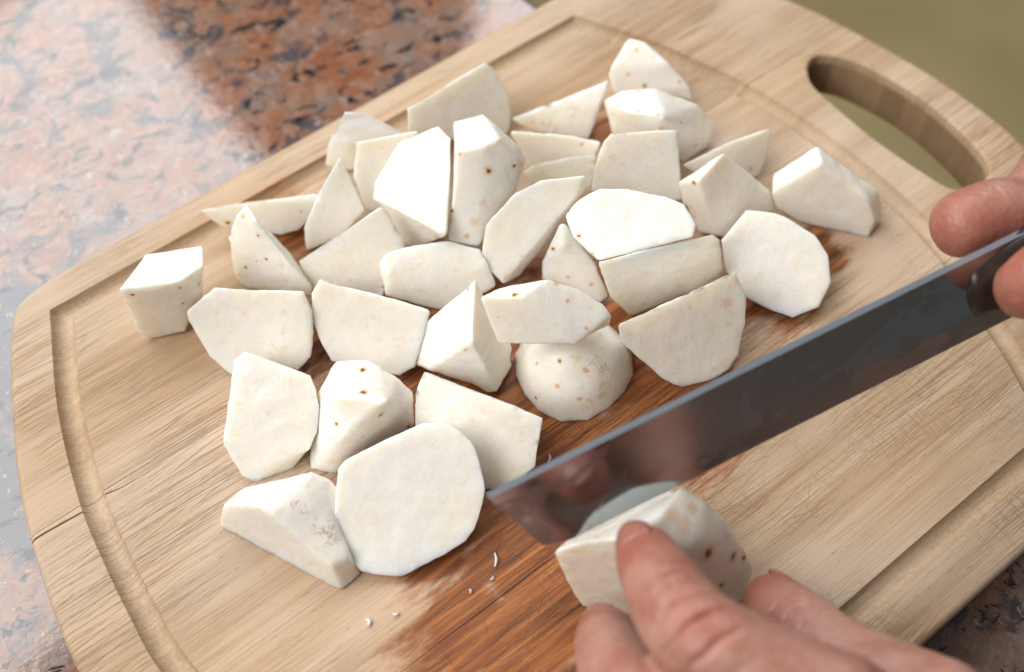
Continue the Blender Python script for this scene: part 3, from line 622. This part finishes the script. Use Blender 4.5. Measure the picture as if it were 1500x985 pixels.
# ---------------------------------------------------------------- hands
def make_hand(name, tubes, label, creases, red, nails, origin):
    bm = bmesh.new()
    for pts, flat, upv in tubes:
        b2 = bmesh.new(); add_tube(b2, pts, 20, 6, flat, upv); m2 = to_mesh(b2); bm.from_mesh(m2)
    me = evaluated(to_mesh(bm), [('REMESH', dict(mode='VOXEL', voxel_size=1.0)), ('SMOOTH', dict(factor=0.5, iterations=7))])
    me = evaluated(me, [('SUBSURF', dict(levels=1, render_levels=1))])
    def fn(c, n):
        d = 0.25*noise.noise(Vector(c)*0.12)+0.10*noise.noise(Vector(c)*0.45)
        for p, axis, r, depth, freq in creases:
            w = math.sqrt((c[0]-p[0])**2+(c[1]-p[1])**2+(c[2]-p[2])**2)
            if w < r:
                s = (c[0]-p[0])*axis[0]+(c[1]-p[1])*axis[1]+(c[2]-p[2])*axis[2]
                s += 0.7*noise.noise(Vector(c)*0.25)
                k = (1-w/r)
                d += -depth*k*max(0, math.cos(s*freq))**4
        return d
    displace(me, fn)
    o = link(name, me, mat_skin('skin', [(tuple((np.array(p)-np.array(origin))*MM), r*MM) for p, r in red]), origin=origin)
    tag(o, label, 'hand')
    nm = N('fingernail'); nm.set(Base_Color=(0.36, 0.15, 0.11), Roughness=0.22, Subsurface_Weight=0.3, Subsurface_Radius=(1, .4, .25), Subsurface_Scale=0.0015)
    for c, t, n, w, ln, rad in nails:      # centre on the finger axis, direction to the tip, outward normal, width, length, radius
        t = norm(np.asarray(t, float)); n = np.asarray(n, float); n = norm(n-t*np.dot(n, t)); s = np.cross(t, n); bm = bmesh.new(); g = {}
        for layer in (0, 1):
            for i in range(11):
                for j in range(9):
                    u = i/10*2-1; q = j/8; a = u*w/(2*rad)
                    tip = q*ln-(0.25*ln*u*u*(q > 0.5)*(q-0.5)*2)
                    rr = rad+(0.05 if layer == 0 else -0.9)-0.14*rad*q*q
                    g[layer, i, j] = bm.verts.new(tuple(np.asarray(c)+t*tip+n*rr*math.cos(a)+s*rr*math.sin(a)))
        for i in range(10):
            for j in range(8):
                bm.faces.new((g[0, i, j], g[0, i+1, j], g[0, i+1, j+1], g[0, i, j+1])); bm.faces.new((g[1, i, j], g[1, i, j+1], g[1, i+1, j+1], g[1, i+1, j]))
        for i in range(10):
            for j in (0, 8): bm.faces.new((g[0, i, j], g[1, i, j], g[1, i+1, j], g[0, i+1, j]))
        for j in range(8):
            for i in (0, 10): bm.faces.new((g[0, i, j], g[0, i, j+1], g[1, i, j+1], g[1, i, j]))
        bmesh.ops.recalc_face_normals(bm, faces=bm.faces)
        link('fingernail', to_mesh(bm), nm.m, o, origin=c)
    return o
UPZ = (0, 0, 1)
# left hand: index on top of the half, middle finger at its near side, thumb at the right
i0, i1, i2, i3 = at(946, 812, 42), at(972, 862, 49), at(1020, 930, 54), at(1230, 1045, 52)
m0, m1, m2, m3 = at(887, 930, 20), at(900, 968, 32), at(940, 1035, 42), at(1150, 1140, 48)
t0, t1, t2, t3 = at(1132, 880, 14), at(1160, 912, 20), at(1230, 968, 27), at(1370, 1060, 36)
r0, r1, r2, r3 = at(905, 1050, 9), at(930, 1090, 22), at(985, 1150, 34), at(1120, 1230, 42)
k0, k1, k2, k3 = at(1000, 1170, 8), at(1020, 1200, 18), at(1060, 1250, 28), at(1150, 1310, 36)
wr = at(1520, 1330, 40); fa = at(1850, 1560, 52)
make_hand('hand', [
    ([(i0, 6.8), (i1, 8.3), (i2, 9.6), (at(1120, 985, 54), 9.8), (i3, 12)], 0.95, UPZ),
    ([(m0, 7.0), (m1, 8.3), (m2, 9.6), (at(1040, 1090, 46), 10), (m3, 12)], 0.95, UPZ),
    ([(r0, 6.8), (r1, 8), (r2, 9), (r3, 11.5)], 0.95, UPZ),
    ([(k0, 6), (k1, 7), (k2, 8), (k3, 10)], 0.95, UPZ),
    ([(t0, 7.2), (t1, 8.8), (t2, 9.6), (t3, 14)], 0.95, UPZ),
    ([(i3, 12), (wr, 18)], 0.9, UPZ), ([(m3, 12), (wr, 18)], 0.9, UPZ), ([(r3, 11.5), (wr, 18)], 0.9, UPZ), ([(k3, 10), (wr, 17)], 0.9, UPZ),
    ([(t3, 14), (wr, 19)], 0.9, UPZ), ([(at(1250, 1130, 42), 15), (wr, 22)], 0.8, UPZ), ([(wr, 21), (fa, 27)], 0.85, UPZ)],
    'hand in the foreground holding the taro half, three fingers showing',
    [(i2+np.array([0, 0, 8]), norm(i2-i1), 13, 1.3, 1.25), (i1+np.array([0, 0, 8]), norm(i1-i0), 9, 0.3, 1.7), (m2+np.array([0, 0, 8]), norm(m2-m1), 13, 0.5, 1.5), (t1+np.array([0, 0, 8]), norm(t2-t1), 11, 0.4, 1.5)],
    [(i0, 19), (i2+np.array([0, 0, 9]), 10), (m0, 15), (t0, 18), (m2+np.array([0, 0, 9]), 10)],  # knuckles are redder skin; the fingertip entries also paint in shade
    [(i0-norm(i0-i1)*1.5, i0-i1, np.array([0, 0, 0.3])-0.95*nr, 9.5, 7.0, 6.7), (m0, m0-m1, (0.1, 0.9, 0.6), 9.5, 6, 6.5), (t0, t0-t1, (0.95, 0.1, 0.25), 10, 6.0, 6.6)],
    at(1300, 1120, 0))
# right hand: pinch grip, index on the far side of the blade, thumb on the near face
def kp(a, u, n): return S1+ax*a+up*u+nr*n
q0 = on_plane(1408, 331, S1-nr*11, nr); q1 = on_plane(1450, 317, S1-nr*12, nr); q2 = on_plane(1515, 302, S1-nr*13, nr); q3 = kp(56, 8, -15)
h0 = on_plane(1500, 424, S1+nr*9, nr); h1 = on_plane(1545, 402, S1+nr*13, nr); h2 = kp(46, -2, 17); h3 = kp(78, 8, 14)
wr2 = kp(140, 30, -2); fa2 = kp(250, 70, 0)
mid = [(kp(42, -25, 5), 7), (kp(41, -26, -11), 8), (kp(38, -10, -21), 8.5), (kp(50, 2, -20), 10), (kp(72, 10, -15), 12)]
rng_ = [(kp(60, -25, 6), 7), (kp(59, -26, -10), 8), (kp(58, -8, -21), 9), (kp(78, 12, -18), 11.5)]
pin = [(kp(77, -24, 6), 6), (kp(76, -25, -9), 7), (kp(75, -10, -19), 8), (kp(92, 6, -16), 10.5)]
make_hand('hand', [
    ([(q0, 8.0), (q1, 9.2), (q2, 10), (q3, 12.5)], 1.0, tuple(up)),
    (mid, 1.0, tuple(ax)), (rng_, 1.0, tuple(ax)), (pin, 1.0, tuple(ax)),
    ([(h0, 7.4), (h1, 9), (h2, 10.5), (h3, 14)], 1.0, tuple(up)),
    ([(q3, 13), (wr2, 19)], 1.0, tuple(up)), ([(mid[-1][0], 12), (wr2, 19)], 1.0, tuple(up)), ([(rng_[-1][0], 12), (wr2, 19)], 1.0, tuple(up)), ([(pin[-1][0], 11), (wr2, 18)], 1.0, tuple(up)),
    ([(h3, 14), (wr2, 19)], 1.0, tuple(up)), ([(wr2, 21), (fa2, 28)], 0.9, tuple(up))],
    'hand gripping the knife at the right edge, finger along the spine',
    [(q1+up*8, norm(q2-q1), 11, 0.2, 1.4)],
    [(q0, 15), (h0, 30)],  # wide dark-red mask on the thumb paints in the blocked light
    [(h0-norm(h0-h1)*3, h0-h1, nr, 9, 6, 6.7)],
    tuple(wr2))

# ---------------------------------------------------------------- small shavings on the board
tm = mat_taro('taro_shaving', [])
for x, y, l_, a, w, lab in [
        (727, 820, 3.4, 52, 0.55, 'longest white taro shaving on the wet brown wood left of the knife tip'),
        (541, 911, 1.4, 70, 0.8, 'small white taro crumb lowest on the board below the large round slice'),
        (580, 901, 1.1, -30, 0.6, 'small taro crumb right beside the lowest crumb on the board'),
        (806, 672, 2.2, 40, 0.5, 'thin taro shaving behind the knife spine below the dome-shaped half'),
        (722, 848, 1.0, 10, 0.35, 'tiny taro crumb just under the longest shaving'),
        (690, 866, 0.9, 60, 0.4, 'tiny taro crumb midway between the longest shaving and the lowest crumbs')]:
    p = at(x, y, 0.5); bm = bmesh.new(); d = np.array([math.cos(R(a)), math.sin(R(a)), 0]); s = np.array([-d[1], d[0], 0])
    add_tube(bm, [(p-d*l_/2+s*0.3, w*0.5), (p+np.array([0, 0, 0.3]), w*0.6), (p+d*l_/2+s*0.4, w*0.4)], 8, 3)
    o = link('taro_shaving', to_mesh(bm), tm, origin=(p[0], p[1], 0))
    tag(o, lab, 'shaving', 'loose shavings on the board')
for o in list(bpy.data.objects):
    if '_o' in o: del o['_o']
